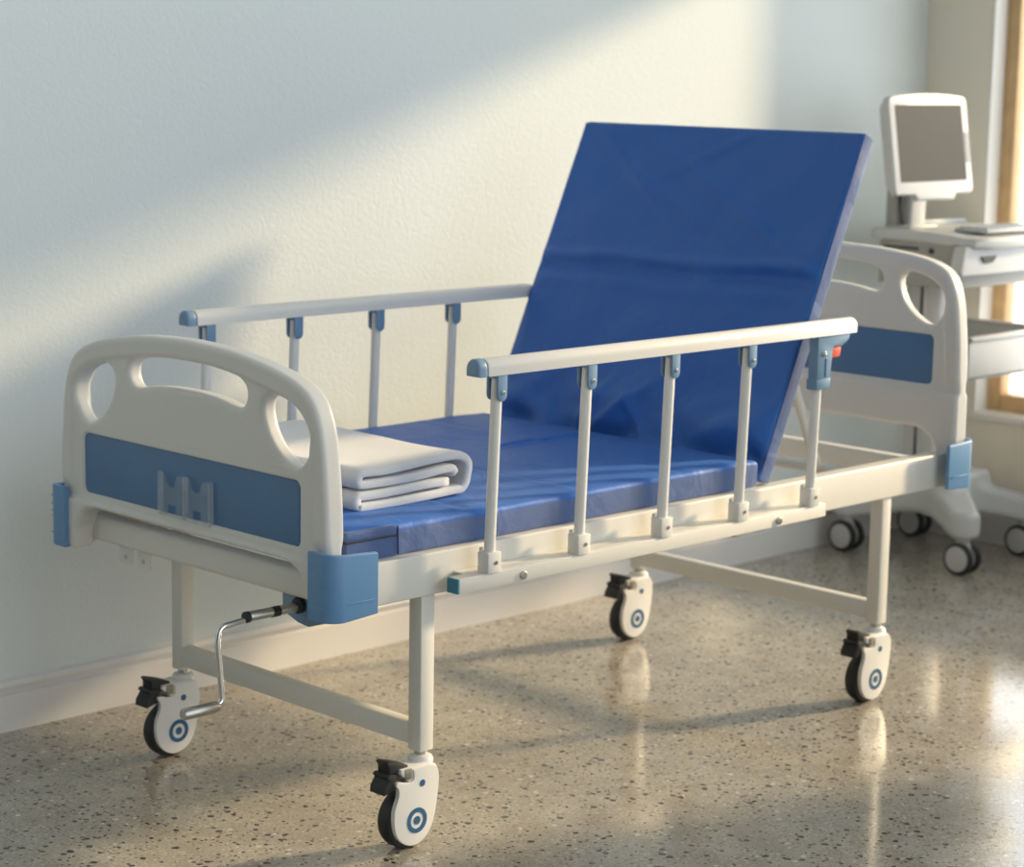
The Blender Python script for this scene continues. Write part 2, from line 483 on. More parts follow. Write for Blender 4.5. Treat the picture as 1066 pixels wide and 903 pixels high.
# baseboards with a stepped moulding on top
def base_prof(h=0.12, t=0.016):
    return [(0, 0), (t - 0.002, 0), (t - 0.002, h - 0.036), (t - 0.010, h - 0.032), (t - 0.010, h - 0.026), (t - 0.003, h - 0.022), (t, h - 0.014), (t - 0.003, h - 0.004), (t - 0.010, h), (0, h)]
bp = [(YW - a, z) for a, z in base_prof()]
tag(obj('baseboard_back', prism(bp, -6, XR, 'x'), M_BASE, angle=30), kind='structure')
bp = [(XR - a, z) for a, z in base_prof()]
tag(obj('baseboard_right', prism(bp, -7, YW - 0.016, 'y'), M_BASE, angle=30), kind='structure')

# ------------------------------------------------------------------ the bed
YC = 0.405
def my(y): return 2 * YC - y
bed = empty('hospital_bed', (0.78, YC, 0), 'white hospital bed with blue panels and folding side rails on four braked casters', 'hospital bed')

# --- end boards (moulded plastic)
def end_board_mesh(skirt_extra, name):
    """local frame: y = across the bed, z = up from the seam, x = thickness (0 = middle)"""
    h = 0.003
    half = [(0.433, -0.10), (0.431, 0.075), (0.424, 0.172), (0.415, 0.235), (0.402, 0.274), (0.383, 0.302), (0.352, 0.323), (0.30, 0.341), (0.23, 0.355), (0.15, 0.366), (0.07, 0.371), (0.0, 0.373)]
    zb = -0.105 - (skirt_extra if skirt_extra else 0)
    right = [(0.433, zb)] + half
    if skirt_extra: half = [(a, b - 0.019 * max(0.0, 1 - (a / 0.385) ** 2)) for a, b in half]
    outl = [(p.x, p.y) for p in smooth_path([(a, b, 0) for a, b in half], 5)]
    outl = [(0.433, zb)] + outl
    outer = outl + [(-a, b) for a, b in outl[::-1]][1:]
    # hand holes
    hole = [(0.269, 0.298), (0.246, 0.286), (0.240, 0.262), (0.256, 0.222), (0.288, 0.190), (0.330, 0.170), (0.357, 0.180), (0.375, 0.208), (0.377, 0.240), (0.355, 0.268), (0.318, 0.288)]
    hole = [(p.x, p.y) for p in smooth_path([(a, b, 0) for a, b in hole] + [(hole[0][0], hole[0][1], 0)], 5)][:-1]
    slot = [(0.0, 0.331), (0.08, 0.329), (0.145, 0.321), (0.172, 0.314), (0.188, 0.300), (0.190, 0.283), (0.180, 0.266), (0.160, 0.2605), (0.10, 0.270), (0.04, 0.2745), (0, 0.275)]
    if skirt_extra: slot = [(a, b - 0.016 - 0.006 * (b < 0.29)) for a, b in slot]
    slot = [(p.x, p.y) for p in smooth_path([(a, b, 0) for a, b in slot], 4)]
    slot = slot + [(-a, b) for a, b in slot[::-1]][1:-1]
    # arch below
    at = -0.008 if not skirt_extra else -skirt_extra
    arch = [(-0.382, zb - 0.1)] + [(-0.382, at - 0.085), (-0.374, at - 0.050), (-0.356, at - 0.020), (-0.328, at - 0.004), (-0.30, at)]
    arch = arch + [(-a, b) for a, b in arch[::-1]]
    u = np.arange(-0.45, 0.4501, h); v = np.arange(zb - 0.02, 0.40, h); w = np.arange(-0.042, 0.0421, h)
    U, V = np.meshgrid(u, v, indexing='ij')
    dO = poly_sdf(U, V, outer)
    dH = np.minimum(poly_sdf(U, V, hole), poly_sdf(U, V, [(-a, b) for a, b in hole]))
    dS = poly_sdf(U, V, slot); dA = poly_sdf(U, V, arch)
    cut = np.minimum(np.minimum(dH, dS), dA)
    d2 = -smin(-dO, cut, 0.008)
    rim = 1 - sstep(0.035, 0.052, -dO)
    rim *= sstep(0.0, 0.05, V)
    hh = 0.0145 + 0.0095 * rim
    hh += 0.0055 * np.exp(-((V - 0.166) / 0.010) ** 2) * (1 - rim)       # bead above the blue panel
    low = 1 - sstep(0.150, 0.168, V)
    hh = np.maximum(hh, 0.0145 + 0.0050 * low)
    hh = np.maximum(hh, 0.0195 + 0.0085 * (1 - sstep(-0.002, 0.006, V)))   # skirt
    pan = poly_sdf(U, V, rrect(-0.353, 0.353, 0.019, 0.147, 0.016, 6))
    hh = hh - (hh - 0.012) * (1 - sstep(-0.003, 0.0005, pan))
    r = 0.012
    D = np.empty(U.shape + (len(w),))
    for k, ww in enumerate(w):
        a = d2 + r; b = np.abs(ww) - hh + r
        D[:, :, k] = np.minimum(np.maximum(a, b), 0) + np.hypot(np.maximum(a, 0), np.maximum(b, 0)) - r
    F = np.transpose(D, (2, 0, 1))       # x = thickness, y = across, z = up
    return surface_nets(F, (w[0], u[0], v[0]), h, name)

XFB, ZFB = -0.2385, 0.603
XHB, ZHB = 1.7745, 0.726
def add_board(name, X, Z, extra):
    o = obj(name, end_board_mesh(extra, name), M_PLASTIC, bed, (X, YC, Z), angle=None)
    obj('inset_panel', prism(rrect(-0.3525, 0.3525, 0.0195, 0.1465, 0.0155, 6), -0.0145, 0.0145, 'x', 0.001, 2), M_PANEL, o, (X, YC, Z), label='blue inset panel')
    return o
foot_board = add_board('footboard', XFB, ZFB, 0)
head_board = add_board('headboard', XHB, ZHB, 0.088)
# long legs of the headboard down to the frame are in its own mesh; clear chart holder on the footboard
ch = bmesh.new()
XCH = -0.264
cy0, cy1, cz0, cz1 = 0.322, 0.486, 0.624, 0.706
cm = (cy0 + cy1) / 2
def pocket(a, b):
    m_ = (a + b) / 2; o_ = []
    for i in range(9):
        t = math.pi * i / 8; o_.append((m_ - 0.017 * math.cos(t), cz1 - 0.008 - 0.018 * math.sin(t)))
    return [(a, cz0), (m_ - 0.016, cz0), (m_ - 0.016, cz0 + 0.020), (m_ + 0.012, cz0 + 0.020), (m_ + 0.012, cz0), (b, cz0), (b, cz1), (m_ + 0.024, cz1)] + o_[::-1] + [(m_ - 0.024, cz1), (a, cz1)]
prism(pocket(cy0, cm), XCH, XCH + 0.002, 'x', dst=ch); prism(pocket(cm, cy1), XCH, XCH + 0.002, 'x', dst=ch)
holder = obj('chart_holder', ch, M_CLEAR, foot_board, smooth=False, label='clear plastic double chart pocket')
he = bmesh.new()
for y in (cy0, cm, cy1): box(XCH - 0.001, XFB - 0.0146, y - 0.0018, y + 0.0018, cz0 - 0.004, cz1 + 0.001, 0.0004, 1, dst=he)
box(XCH - 0.001, XFB - 0.0146, cy0, cy1, cz0 - 0.004, cz0 + 0.001, 0.0004, 1, dst=he)
obj('chart_holder_rim', he, M_CLEAREDGE, foot_board)

# --- corner bumpers
def bumper_bm(X, sgn, y_out, y_in, mirror, x_end, depth_front):
    """wrap-around corner guard; sgn -1 = foot end (faces -X)"""
    r = 0.034; th = 0.013
    xo = X + sgn * depth_front
    def arc(rad, xo_, yo_):
        p = []
        cx = xo_ - sgn * rad; cy = yo_ + rad
        for i in range(9):
            t = math.pi / 2 * i / 8
            p.append((cx + sgn * rad * math.cos(t), cy - rad * math.sin(t)))
        return p
    outerp = [(xo, y_in)] + arc(r, xo, y_out) + [(x_end, y_out + 0.003)]
    innerp = [(x_end, y_out + th)] + arc(max(r - th, 0.006), xo - sgn * th, y_out + th)[::-1] + [(xo - sgn * th, y_in)]
    poly = outerp + innerp
    if mirror: poly = [(a, my(b)) for a, b in poly]
    bm = prism(poly, 0.499, 0.632 if sgn < 0 else 0.622, 'z', 0.0035, 3)
    for v in bm.verts:
        k = (v.co.x - xo) * (-sgn)
        if v.co.z > 0.6: v.co.z -= 0.006 * math.exp(-((k - 0.03) / 0.03) ** 2) + 0.012 * float(sstep(0.095, 0.118, k))
        elif v.co.z < 0.52: v.co.z += 0.004 * float(sstep(0.06, 0.115, k))
    # grip ridges
    yy = (y_in - 0.008, y_out + 0.018)
    for z, w_ in ((0.606, 0.0012), (0.588, 0.0012), (0.574, 0.001), (0.562, 0.001), (0.527, 0.0014)):
        a, b = (min(yy), max(yy)) if not mirror else (my(max(yy)), my(min(yy)))
        box(xo - 0.0006, xo + 0.0006, a, b, z - w_, z + w_, 0.0005, 1, dst=bm)
    ya = y_out - 0.0005 if not mirror else my(y_out + 0.0021)
    for z in (0.533,):
        xa, xb = sorted((xo - sgn * 0.036, x_end + sgn * 0.01))
        box(xa, xb, ya, ya + 0.0026, z - 0.0014, z + 0.0014, 0.0005, 1, dst=bm)
    return bm
for mirror in (False, True):
    obj('corner_bumper', bumper_bm(XFB, -1, -0.058, 0.008, mirror, -0.160, 0.038), M_BUMPER, bed, label='blue plastic corner bumper')
for mirror in (False, True):
    obj('corner_bumper', bumper_bm(XHB, 1, -0.052, 0.008, mirror, 1.700, 0.038), M_BUMPER, bed, label='blue plastic corner bumper')

# --- steel frame
for y0, y1 in ((-0.008, 0.032), (0.806, 0.846)):
    obj('frame_rail', box(-0.205, 1.772, y0, y1, 0.501, 0.585, 0.004, 3), M_PAINT, bed)
obj('end_beam', box(-0.219, -0.165, 0.032, 0.806, 0.511, 0.562, 0.012, 4), M_PAINT, bed)
obj('end_beam', box(1.728, 1.764, 0.032, 0.806, 0.511, 0.560, 0.004, 3), M_PAINT, bed)
leg0 = obj('leg', box(0, 0.036, 0, 0.036, 0.187, 0.510, 0.003, 2), M_PAINT, bed)
for dx, dy in ((0, 0.7743), (1.5, 0), (1.5, 0.7743)): copy_tree(leg0, bed, (dx, dy, 0))
bar0 = obj('cross_bar', box(0.001, 0.031, 0.0355, 0.775, 0.197, 0.241, 0.003, 2), M_PAINT, bed)
copy_tree(bar0, bed, (1.5, 0, 0))
obj('sun_block_beam', box(0.985, 1.045, 0.032, 0.806, 0.470, 0.556, 0.004, 2), M_PAINT, bed)  # unseen beam added under the deck to keep low sun off the floor
# mattress decks
obj('mattress_deck', box(-0.15, 1.02, 0.033, 0.805, 0.560, 0.583, 0.004), M_PAINT, bed)
BX, BZ = 1.034, 0.607
BD = Vector((0.343, 0, 0.767)).normalized(); BN = Vector((BD.z, 0, -BD.x))      # up the slope / behind it
def slope(s_, y_, n_): return Vector((BX, y_, BZ)) + BD * s_ + BN * n_
dk = tube(fillet([slope(0.03, 0.10, 0.061), slope(0.80, 0.10, 0.061), slope(0.80, 0.80, 0.061), slope(0.03, 0.80, 0.061)], 0.05), 0.011, 14)
for s_ in (0.12, 0.29, 0.46, 0.63):
    cyl(slope(s_, 0.10, 0.061), slope(s_, 0.80, 0.061), 0.008, 12, dst=dk)
obj('backrest_frame', dk, M_PAINT, bed)
st = bmesh.new()
for y in (0.20, my(0.20)):
    a = Vector((BX, y, BZ)) + BD * 0.45 + BN * 0.072
    cyl(a, (1.50, y, 0.545), 0.012, 16, dst=st)
cyl((1.50, 0.032, 0.545), (1.50, my(0.032), 0.545), 0.012, 16, dst=st)
obj('backrest_strut', st, M_PAINT, bed)

# hanging tabs under the foot beam
def tab(off):
    bm = prism([(a + off, b) for a, b in [(0.604, 0.520), (0.604, 0.478), (0.610, 0.472), (0.646, 0.472), (0.652, 0.478), (0.652, 0.520)]], -0.200, -0.197, 'x', 0.0006, 1)
    return bm
for off in (0.0, 0.062):
    t_ = obj('hanging_tab', tab(off), M_PAINT, bed)
    obj('tab_hole', cyl((-0.2008, 0.630 + off, 0.488), (-0.1962, 0.630 + off, 0.488), 0.0055, 18), M_STEEL, t_, label='bolt hole in tab')

# crank
gear = bmesh.new()
prism([(0.062, 0.520), (0.182, 0.520), (0.182, 0.470), (0.135, 0.455), (0.105, 0.452), (0.062, 0.466)], -0.196, -0.172, 'x', 0.003, 2, dst=gear)
gb = obj('crank_bracket', gear, M_CLIP, bed, label='blue crank bracket')
obj('crank_bushing', lathe([(0.0, -0.014), (0.012, -0.014), (0.016, -0.010), (0.016, 0.0), (0.0, 0.0)], (-0.196, 0.125, 0.492), 'x', 28), M_BLACK, gb, label='black bushing')
CY = 0.125
rod = tube(fillet([(-0.300, CY, 0.488), (-0.388, CY, 0.480), (-0.394, CY, 0.455), (-0.383, CY, 0.336), (-0.410, CY, 0.333)], 0.022, 7), 0.0058, 16)
crank = obj('crank_handle', rod, M_CHROME, bed, label='chrome folding crank handle')
obj('crank_sleeve', lathe([(0, -0.120), (0.0085, -0.120), (0.0095, -0.118), (0.0095, 0.0), (0, 0.0)], (-0.208, CY, 0.490), 'x', 26), M_STEEL, crank, label='steel sleeve on crank shaft')
for cx_, r_, l_ in ((-0.322, 0.0108, 0.008), (-0.250, 0.0102, 0.018)):
    obj('crank_collar', lathe([(0, -l_), (r_, -l_), (r_, 0.0), (0, 0.0)], (cx_, CY, 0.4895), 'x', 26), M_BLACK, crank, label='black collar on crank sleeve')
gp = lathe([(0, -0.082), (0.009, -0.082), (0.0112, -0.079), (0.0112, -0.01), (0.008, 0.0), (0, 0.001)], (-0.392, CY, 0.331), 'x', 26)
obj('crank_grip', gp, M_STEEL, crank, label='grey metal crank grip')
obj('crank_shaft', cyl((-0.175, CY, 0.490), (1.0, CY, 0.490), 0.009, 14), M_STEEL, bed)

# --- casters (drawn for the near foot leg, copied to the other three)
cover = [(0.0335, 0.152), (0.035, 0.125), (0.028, 0.075), (0.018, 0.042), (0.000, 0.020), (-0.026, 0.0105), (-0.052, 0.017), (-0.072, 0.036), (-0.080, 0.062), (-0.079, 0.090), (-0.070, 0.114), (-0.069, 0.130), (-0.075, 0.139), (-0.074, 0.1455), (-0.064, 0.1455), (-0.050, 0.1410), (-0.035, 0.1415), (-0.0295, 0.148), (-0.031, 0.160), (-0.028, 0.1645), (0.020, 0.1645)]
cover = [(p.x, p.y) for p in smooth_path([(a, b, 0) for a, b in cover + cover[:1]], 4)][:-1]
cs = bmesh.new(); hubx_ = -0.026
prism(cover, -0.0175, -0.0068, 'y', 0.0062, 4, dst=cs)
prism([(hubx_ + (a - hubx_) * (0.45 if a < hubx_ else 0.9), 0.06 + (b - 0.06) * (0.6 if b < 0.06 else 1.0)) for a, b in cover if b < 0.136 or a > -0.03], 0.0315, 0.041, 'y', 0.003, 2, dst=cs)
br = [(-0.060, 0.150), (-0.060, 0.168), (-0.03, 0.171), (0.020, 0.169), (0.032, 0.160), (0.0345, 0.125), (0.028, 0.10), (0.012, 0.128), (-0.012, 0.134)]
br = [(-0.028, 0.134), (-0.040, 0.140), (-0.062, 0.160), (-0.060, 0.168), (0.020, 0.168), (0.031, 0.162), (0.0345, 0.150), (0.034, 0.112), (0.020, 0.112), (0.005, 0.130)]
prism(br, -0.0145, 0.0385, 'y', 0.003, 2, dst=cs)
caster = obj('caster', cs, M_WHEELW, bed, label='white cased caster wheel')
hubx, hubz, hr = -0.026, 0.060, 0.060
obj('tyre', lathe([(0.030, -0.0185), (0.052, -0.0185), (0.0575, -0.0165), (0.060, -0.010), (0.060, 0.010), (0.0575, 0.0165), (0.052, 0.0185), (0.030, 0.0185)], (hubx, 0.012, hubz), 'y', 48), M_BLACK, caster, label='black rubber tyre')
def ring(x, z, r0, r1, y):
    return lathe([(r0, 0.0), (r0, -0.0012), (r1, -0.0012), (r1, 0.0)], (x, y, z), 'y', 40)
obj('hub_ring', ring(hubx + 0.004, hubz, 0.0165, 0.0255, -0.0174), M_RING, caster, label='blue ring on hub')
obj('hub_dot', ring(hubx + 0.004, hubz, 0.0, 0.0085, -0.0174), M_RING, caster, label='blue dot in hub centre')
obj('cover_dot', ring(-0.0085, 0.133, 0.0, 0.0068, -0.0174), M_RING, caster, label='blue dot on caster cover')
obj('swivel_stem', lathe([(0, 0.161), (0.0125, 0.161), (0.0125, 0.190), (0, 0.190)], (0.018, 0.018, 0), 'z', 24), M_STEEL, caster, label='steel swivel stem')
obj('swivel_flange', lathe([(0, 0.160), (0.0235, 0.160), (0.0255, 0.164), (0.0255, 0.169), (0.0225, 0.175), (0.016, 0.1785), (0, 0.1785)], (0.018, 0.018, 0), 'z', 32), M_WHEELW, caster)
bk = bmesh.new()
prism([(-0.066, 0.132), (-0.100, 0.124), (-0.099, 0.136), (-0.088, 0.152), (-0.094, 0.158), (-0.088, 0.163), (-0.064, 0.160)], -0.011, 0.034, 'y', 0.002, 2, dst=bk)
prism([(-0.034, 0.150), (-0.084, 0.156), (-0.084, 0.176), (-0.090, 0.184), (-0.084, 0.187), (-0.052, 0.178), (-0.036, 0.172)], -0.006, 0.029, 'y', 0.002, 2, dst=bk)
obj('brake_pedal', bk, M_BLACK, caster, label='black brake pedal')
obj('brake_hinge', box(-0.052, -0.033, -0.0170, -0.006, 0.146, 0.167, 0.002, 2), M_HINGE, caster, label='steel brake hinge plate')
for dx, dy in ((0, 0.7743), (1.5, 0), (1.5, 0.7743)): copy_tree(caster, bed, (dx, dy, 0))

# --- folding side rails
XPS, LEAN = 0.2522, 0.013
def side_rail(mirror):
    f = (lambda y: 0.858 - y) if mirror else (lambda y: y)
    sx = 0.046 if mirror else 0.0
    XP0 = 0.1228 + sx
    def ys(a, b): return tuple(sorted((f(a), f(b))))
    def B(x0, x1, ya, yb, z0, z1, bev=0.002, seg=2, dst=None):
        a, b = ys(ya, yb); return box(x0, x1, a, b, z0, z1, bev, seg, dst)
    yc = -0.059
    # handrail: flat underside, domed top
    def dome(w, z0, z1, n=12, inset=0.0):
        p = [(yc - w + inset, z0 + inset), (yc + w - inset, z0 + inset)]
        for i in range(n + 1):
            t = math.pi * i / n; p.append((yc + (w - inset) * math.cos(t) , z0 + 0.014 + (z1 - z0 - 0.014 - inset) * math.sin(t)))
        return [(f(a), b) for a, b in p]
    rail = obj('side_rail', prism(dome(0.0185, 0.927, 0.961), 0.096 + sx, 1.262 + sx * 2, 'x', 0.004, 2), M_RAILPAINT, bed, label='white folding side rail')
    obj('rail_end_cap', prism(dome(0.0187, 0.9265, 0.9615), 0.068 + sx, 0.0965 + sx, 'x', 0.008, 4), M_CLIP, rail, label='blue end cap')
    # lower channel fixed to the frame
    ch_ = B(0.034 + sx, 1.181 + sx * 2, -0.070, -0.038, 0.511, 0.541, 0.0015, 2)
    B(0.075 + sx, 1.165 + sx * 2, -0.040, -0.0085, 0.536, 0.5405, 0.001, 1, dst=ch_)
    for x in (0.20, 0.60, 1.01): B(x - 0.02, x + 0.02, -0.040, -0.0085, 0.514, 0.537, 0.001, 1, dst=ch_)
    obj('rail_channel', ch_, M_PAINT, rail)
    obj('channel_cap', B(0.0295 + sx, 0.0345 + sx, -0.0695, -0.0385, 0.5115, 0.5405, 0.001, 1), M_TEAL, rail, label='teal end cap')
    for x in (0.205 + sx, 1.008 + sx):
        a = f(-0.0695); b = f(-0.0755)
        obj('channel_bolt', cyl((x, a, 0.5235), (x, b, 0.5235), 0.0085, 20, 0.0015), M_STEEL, rail, label='steel bolt')
    for i in range(5):
        x = XP0 + XPS * i + (0.045 if mirror and i == 4 else 0); xt = x + LEAN
        k = 0.575
        top = 0.925 if i < 4 else 0.82
        xx = x + LEAN * (top - 0.556) / 0.344
        obj('post', cyl((x, f(yc), k), (xx, f(yc), top), 0.0112, 20), M_RAILPAINT, rail)
        so = B(x - 0.018, x + 0.018, yc - 0.016, yc + 0.015, 0.5405, 0.582, 0.0025, 2)
        B(x - 0.008, x + 0.008, yc + 0.014, yc + 0.022, 0.560, 0.587, 0.0015, 1, dst=so)
        so = obj('post_socket', so, M_RAILPAINT, rail)
        a = f(yc - 0.0155); b = f(yc - 0.0175)
        obj('socket_screw', cyl((x + 0.003, a, 0.561), (x + 0.003, b, 0.561), 0.0042, 14), M_STEEL, rail, label='socket screw')
        if i < 4:
            def plate(y0, y1):
                pl = []
                r = 0.0125
                for j in range(9):
                    t = math.pi * j / 8; pl.append((xt + r * math.cos(t), 0.888 - r * math.sin(t)))
                pl = [(xt + r, 0.9275)] + pl + [(xt - r, 0.9275)]
                a, b = ys(y0, y1)
                return prism(pl, a, b, 'y', 0.0012, 2)
            cl = plate(yc - 0.0165, yc - 0.0118)
            merge(cl, plate(yc + 0.0118, yc + 0.0165))
            B(xt - 0.0125, xt + 0.0125, yc - 0.013, yc + 0.013, 0.919, 0.9275, 0.001, 1, dst=cl)
            cl = obj('post_clip', cl, M_CLIP, rail, label='blue hinge clip')
            a = f(yc - 0.016); b = f(yc - 0.0195)
            obj('clip_rivet', cyl((xt, a, 0.893), (xt, b, 0.893), 0.0042, 16, 0.001), M_CHROME, rail, label='chrome rivet')
    # latch at the head end
    xl = XP0 + XPS * 4 + 0.010 + (0.045 if mirror else 0)
    la = bmesh.new()
    a, b = ys(yc - 0.0145, yc + 0.0125)
    prism([(xl - 0.018, 0.828), (xl - 0.018, 0.9275), (xl + 0.101, 0.9275), (xl + 0.094, 0.912), (xl + 0.072, 0.900), (xl + 0.040, 0.900), (xl + 0.036, 0.882), (xl + 0.030, 0.828)], a, b, 'y', 0.003, 2, dst=la)
    a, b = ys(yc - 0.0165, yc + 0.0145)
    prism([(xl - 0.021, 0.806), (xl - 0.021, 0.829), (xl + 0.031, 0.831), (xl + 0.029, 0.806)], a, b, 'y', 0.004, 2, dst=la)
    B(xl + 0.010, xl + 0.017, yc - 0.0165, yc - 0.0135, 0.834, 0.876, 0.001, 1, dst=la)
    la = obj('rail_latch', la, M_CLIP, rail, label='blue latch housing')
    a, b = ys(yc - 0.0125, yc + 0.0105)
    obj('release_button', prism([(xl + 0.032, 0.874), (xl + 0.032, 0.8985), (xl + 0.070, 0.8985), (xl + 0.066, 0.876)], a, b, 'y', 0.003, 2), M_RED, rail, label='orange red release button')
    a = f(yc - 0.014); b = f(yc - 0.0175)
    obj('latch_screw', cyl((xl + 0.004, a, 0.886), (xl + 0.004, b, 0.886), 0.0062, 16, 0.001), M_CHROME, rail, label='chrome screw')
    return rail
side_rail(False); side_rail(True)

# ------------------------------------------------------------------ the mattress
matt = empty('mattress', (0.55, YC, 0.583), 'royal blue two-section mattress on the bed with raised backrest', 'mattress')
def slab(L, W, T, nx, ny, r, top=None, sidef=None, fine=None):
    """rounded slab: s in 0..L, t in 0..W, n in 0..T (n = T is the show face). Returns coords and faces, side faces apart"""
    def axis(Ln, n):
        edge = [r * (1 - math.cos(math.pi / 2 * i / 5)) for i in range(5)]
        mid = list(np.linspace(r, Ln - r, n))
        return edge + mid + [Ln - e_ for e_ in edge[::-1]]
    S = axis(L, nx); TT = axis(W, ny)
    if fine: TT = sorted(set([t for t in TT if not fine[0] < t < fine[1]] + list(np.linspace(fine[0], fine[1], 36))))
    bm = bmesh.new()
    def hgt(s, t):
        d = min(s, L - s, t, W - t)
        return r - math.sqrt(max(0, r * r - (r - d) ** 2)) if d < r else 0.0
    topv = [[None] * len(TT) for _ in S]; botv = [[None] * len(TT) for _ in S]
    for i, s in enumerate(S):
        for j, t in enumerate(TT):
            dd = min(s, L - s, t, W - t)
            dz = top(s, t) * min(1, dd / 0.03) if top else 0
            ds, dt = sidef(s, t) if sidef else (0, 0)
            topv[i][j] = bm.verts.new((s + ds, t + dt, T - hgt(s, t) + dz))
            botv[i][j] = bm.verts.new((s + ds, t + dt, hgt(s, t)))
    for i in range(len(S) - 1):
        for j in range(len(TT) - 1):
            bm.faces.new((topv[i][j], topv[i + 1][j], topv[i + 1][j + 1], topv[i][j + 1]))
            fb_ = bm.faces.new((botv[i][j], botv[i][j + 1], botv[i + 1][j + 1], botv[i + 1][j])); fb_.material_index = 1
    per = [(i, 0) for i in range(len(S))] + [(len(S) - 1, j) for j in range(1, len(TT))] + [(i, len(TT) - 1) for i in range(len(S) - 2, -1, -1)] + [(0, j) for j in range(len(TT) - 2, 0, -1)]
    n = len(per)
    for k in range(n):
        i, j = per[k]; i2, j2 = per[(k + 1) % n]
        f_ = bm.faces.new((botv[i][j], botv[i2][j2], topv[i2][j2], topv[i][j])); f_.material_index = 1
    for f_ in bm.faces:
        if f_.material_index == 0:
            pass
    bmesh.ops.recalc_face_normals(bm, faces=bm.faces)
    return bm

def vn(x, y, z=0.0): return mnoise.noise(Vector((x, y, z)))
def gauss(x, w): return math.exp(-(x / w) ** 2)

def foot_top(s, t):
    z = 0.0045 * vn(s * 3.0, t * 3.5) + 0.0015 * vn(s * 11, t * 9, 3)
    z += 0.005 * gauss((t - 0.39) / 1.0, 0.5)
    for c, sl, d, w in ((0.36, 0.10, 0.0022, 0.012), (0.62, -0.06, 0.0022, 0.010), (0.98, 0.05, 0.0025, 0.014)):
        q = s - c - sl * (t - 0.4) - 0.01 * vn(t * 6, c * 9)
        z -= d * gauss(q, w)
        z += d * 0.7 * gauss(q + 0.022, w)
    # slit-like crease along the bed
    q = t - 0.462 - 0.012 * vn(s * 5, 2.2); a = sstep(0.80, 0.90, s) * (1 - sstep(1.12, 1.17, s))
    z += float(a) * (-0.015 * gauss(q, 0.0045) + 0.007 * gauss(q - 0.014, 0.012) + 0.004 * gauss(q + 0.014, 0.010))
    # dips where the back section folds
    z -= 0.008 * sstep(1.10, 1.20, s)
    return float(z)
fl, fw, ft = 1.208, 0.884, 0.064
def foot_side(s, t):
    k = 0.0025 * vn(s * 5, 7.7)
    return (0.0, k if t < 0.1 else -k if t > 0.8 else 0)
bm = slab(fl, fw, ft, 150, 90, 0.012, foot_top, foot_side, (0.42, 0.50))
bmesh.ops.translate(bm, vec=(-0.180, 0.011, 0.5835), verts=bm.verts)
fs = obj('foot_section', bm, M_BLUE, matt, angle=None); fs.data.materials.append(M_BORDER)

def back_top(s, t):
    z = 0.006 * vn(s * 2.6, t * 3.0, 5.0) + 0.0058 * vn(s * 8 + t * 5, t * 5 - s * 3, 1)
    # broad horizontal fold across the middle
    c = 0.475 + 0.05 * (0.4 - t) * 0.35 + 0.012 * vn(t * 4.0, 1.0)
    q = s - c
    k = 0.75 + 0.5 * vn(t * 5.0, 3.3); z += k * (0.0150 * gauss(q - 0.014, 0.014) - 0.0110 * gauss(q + 0.014, 0.016) + 0.006 * gauss(q + 0.055, 0.02))
    # puckers running from the upper corners
    for x0, ang, d in ((0.72, 0.55, 0.0030), (0.62, 0.40, 0.0022), (0.76, -0.5, 0.0022), (0.55, 0.75, 0.0018)):
        q = (s - x0) - ang * (t - 0.45); z += 2.6 * d * gauss(q, 0.016) * (0.5 + 0.5 * math.sin(5 * t + x0 * 9))
    # gathered folds near the hinge
    low = 1 - float(sstep(0.05, 0.26, s))
    z += low * (0.024 * vn(s * 10 + t * 2.5, t * 6.5, 9.0) + 0.015 * vn(s * 19, t * 12, 4.0))
    q = s - (0.115 + 0.04 * vn(t * 3.5, 8.0)); z += 0.012 * gauss(q, 0.035) * (0.4 + 0.6 * abs(vn(t * 3.0, 6.0)) * 2)
    q = s - (0.045 + 0.02 * vn(t * 4, 3.0)); z -= 0.012 * gauss(q, 0.022)
    for tc_, k in ((0.50, 1.3), (0.40, -0.9), (0.57, 0.6)):
        q = (t - tc_) + k * (s - 0.08) * 0.9; z += 0.010 * gauss(q, 0.018) * (1 - float(sstep(0.10, 0.24, s)))
    return z
bl = 0.842; bt = 0.047
def back_side(s, t):
    k = 0.003 * vn(s * 4, 2.7)
    return (0.004 * vn(t * 4, 9.1) if s > 0.7 else 0.0, k if t < 0.1 else -k if t > 0.8 else 0)
bm = slab(bl, fw, bt, 110, 100, 0.009, back_top, back_side)
for v in bm.verts:
    s, t, n_ = v.co
    # n = bt is the show face (towards the foot): behind-the-slope offset = bt - n
    v.co = Vector((BX, 0.011 + t, BZ)) + BD * (s - 0.004) + BN * (bt - n_)
bmesh.ops.recalc_face_normals(bm, faces=bm.faces)
bs_ = obj('back_section', bm, M_BLUE, matt, angle=None); bs_.data.materials.append(M_BORDER)
# piping along the edges of the show faces, zip flap at the foot corner
def bpt(s, t, n_=0.0): return Vector((BX, 0.011 + t, BZ)) + BD * s + BN * n_
pp = [bpt(0.005, 0.003, 0.007), bpt(0.25, 0.002, 0.006), bpt(0.5, 0.002, 0.006), bpt(bl - 0.012, 0.003, 0.006), bpt(bl - 0.006, 0.012, 0.006), bpt(bl - 0.006, fw / 2, 0.006), bpt(bl - 0.006, fw - 0.012, 0.006)]
obj('piping', tube(pp, 0.0022, 8), M_SEAM, bs_, label='dark blue piping')
z_ = bmesh.new()
box(-0.181, -0.055, 0.0095, 0.020, 0.6255, 0.6285, 0.001, 1, dst=z_)
box(-0.182, -0.1795, 0.012, 0.885, 0.6245, 0.6285, 0.001, 1, dst=z_)
obj('zip_seam', z_, M_DARK, fs, label='dark zip line')
box_flap = box(-0.183, -0.057, 0.0085, 0.060, 0.629, 0.6475, 0.005, 3)
obj('cover_flap', box_flap, M_BORDER, fs, label='blue corner flap')
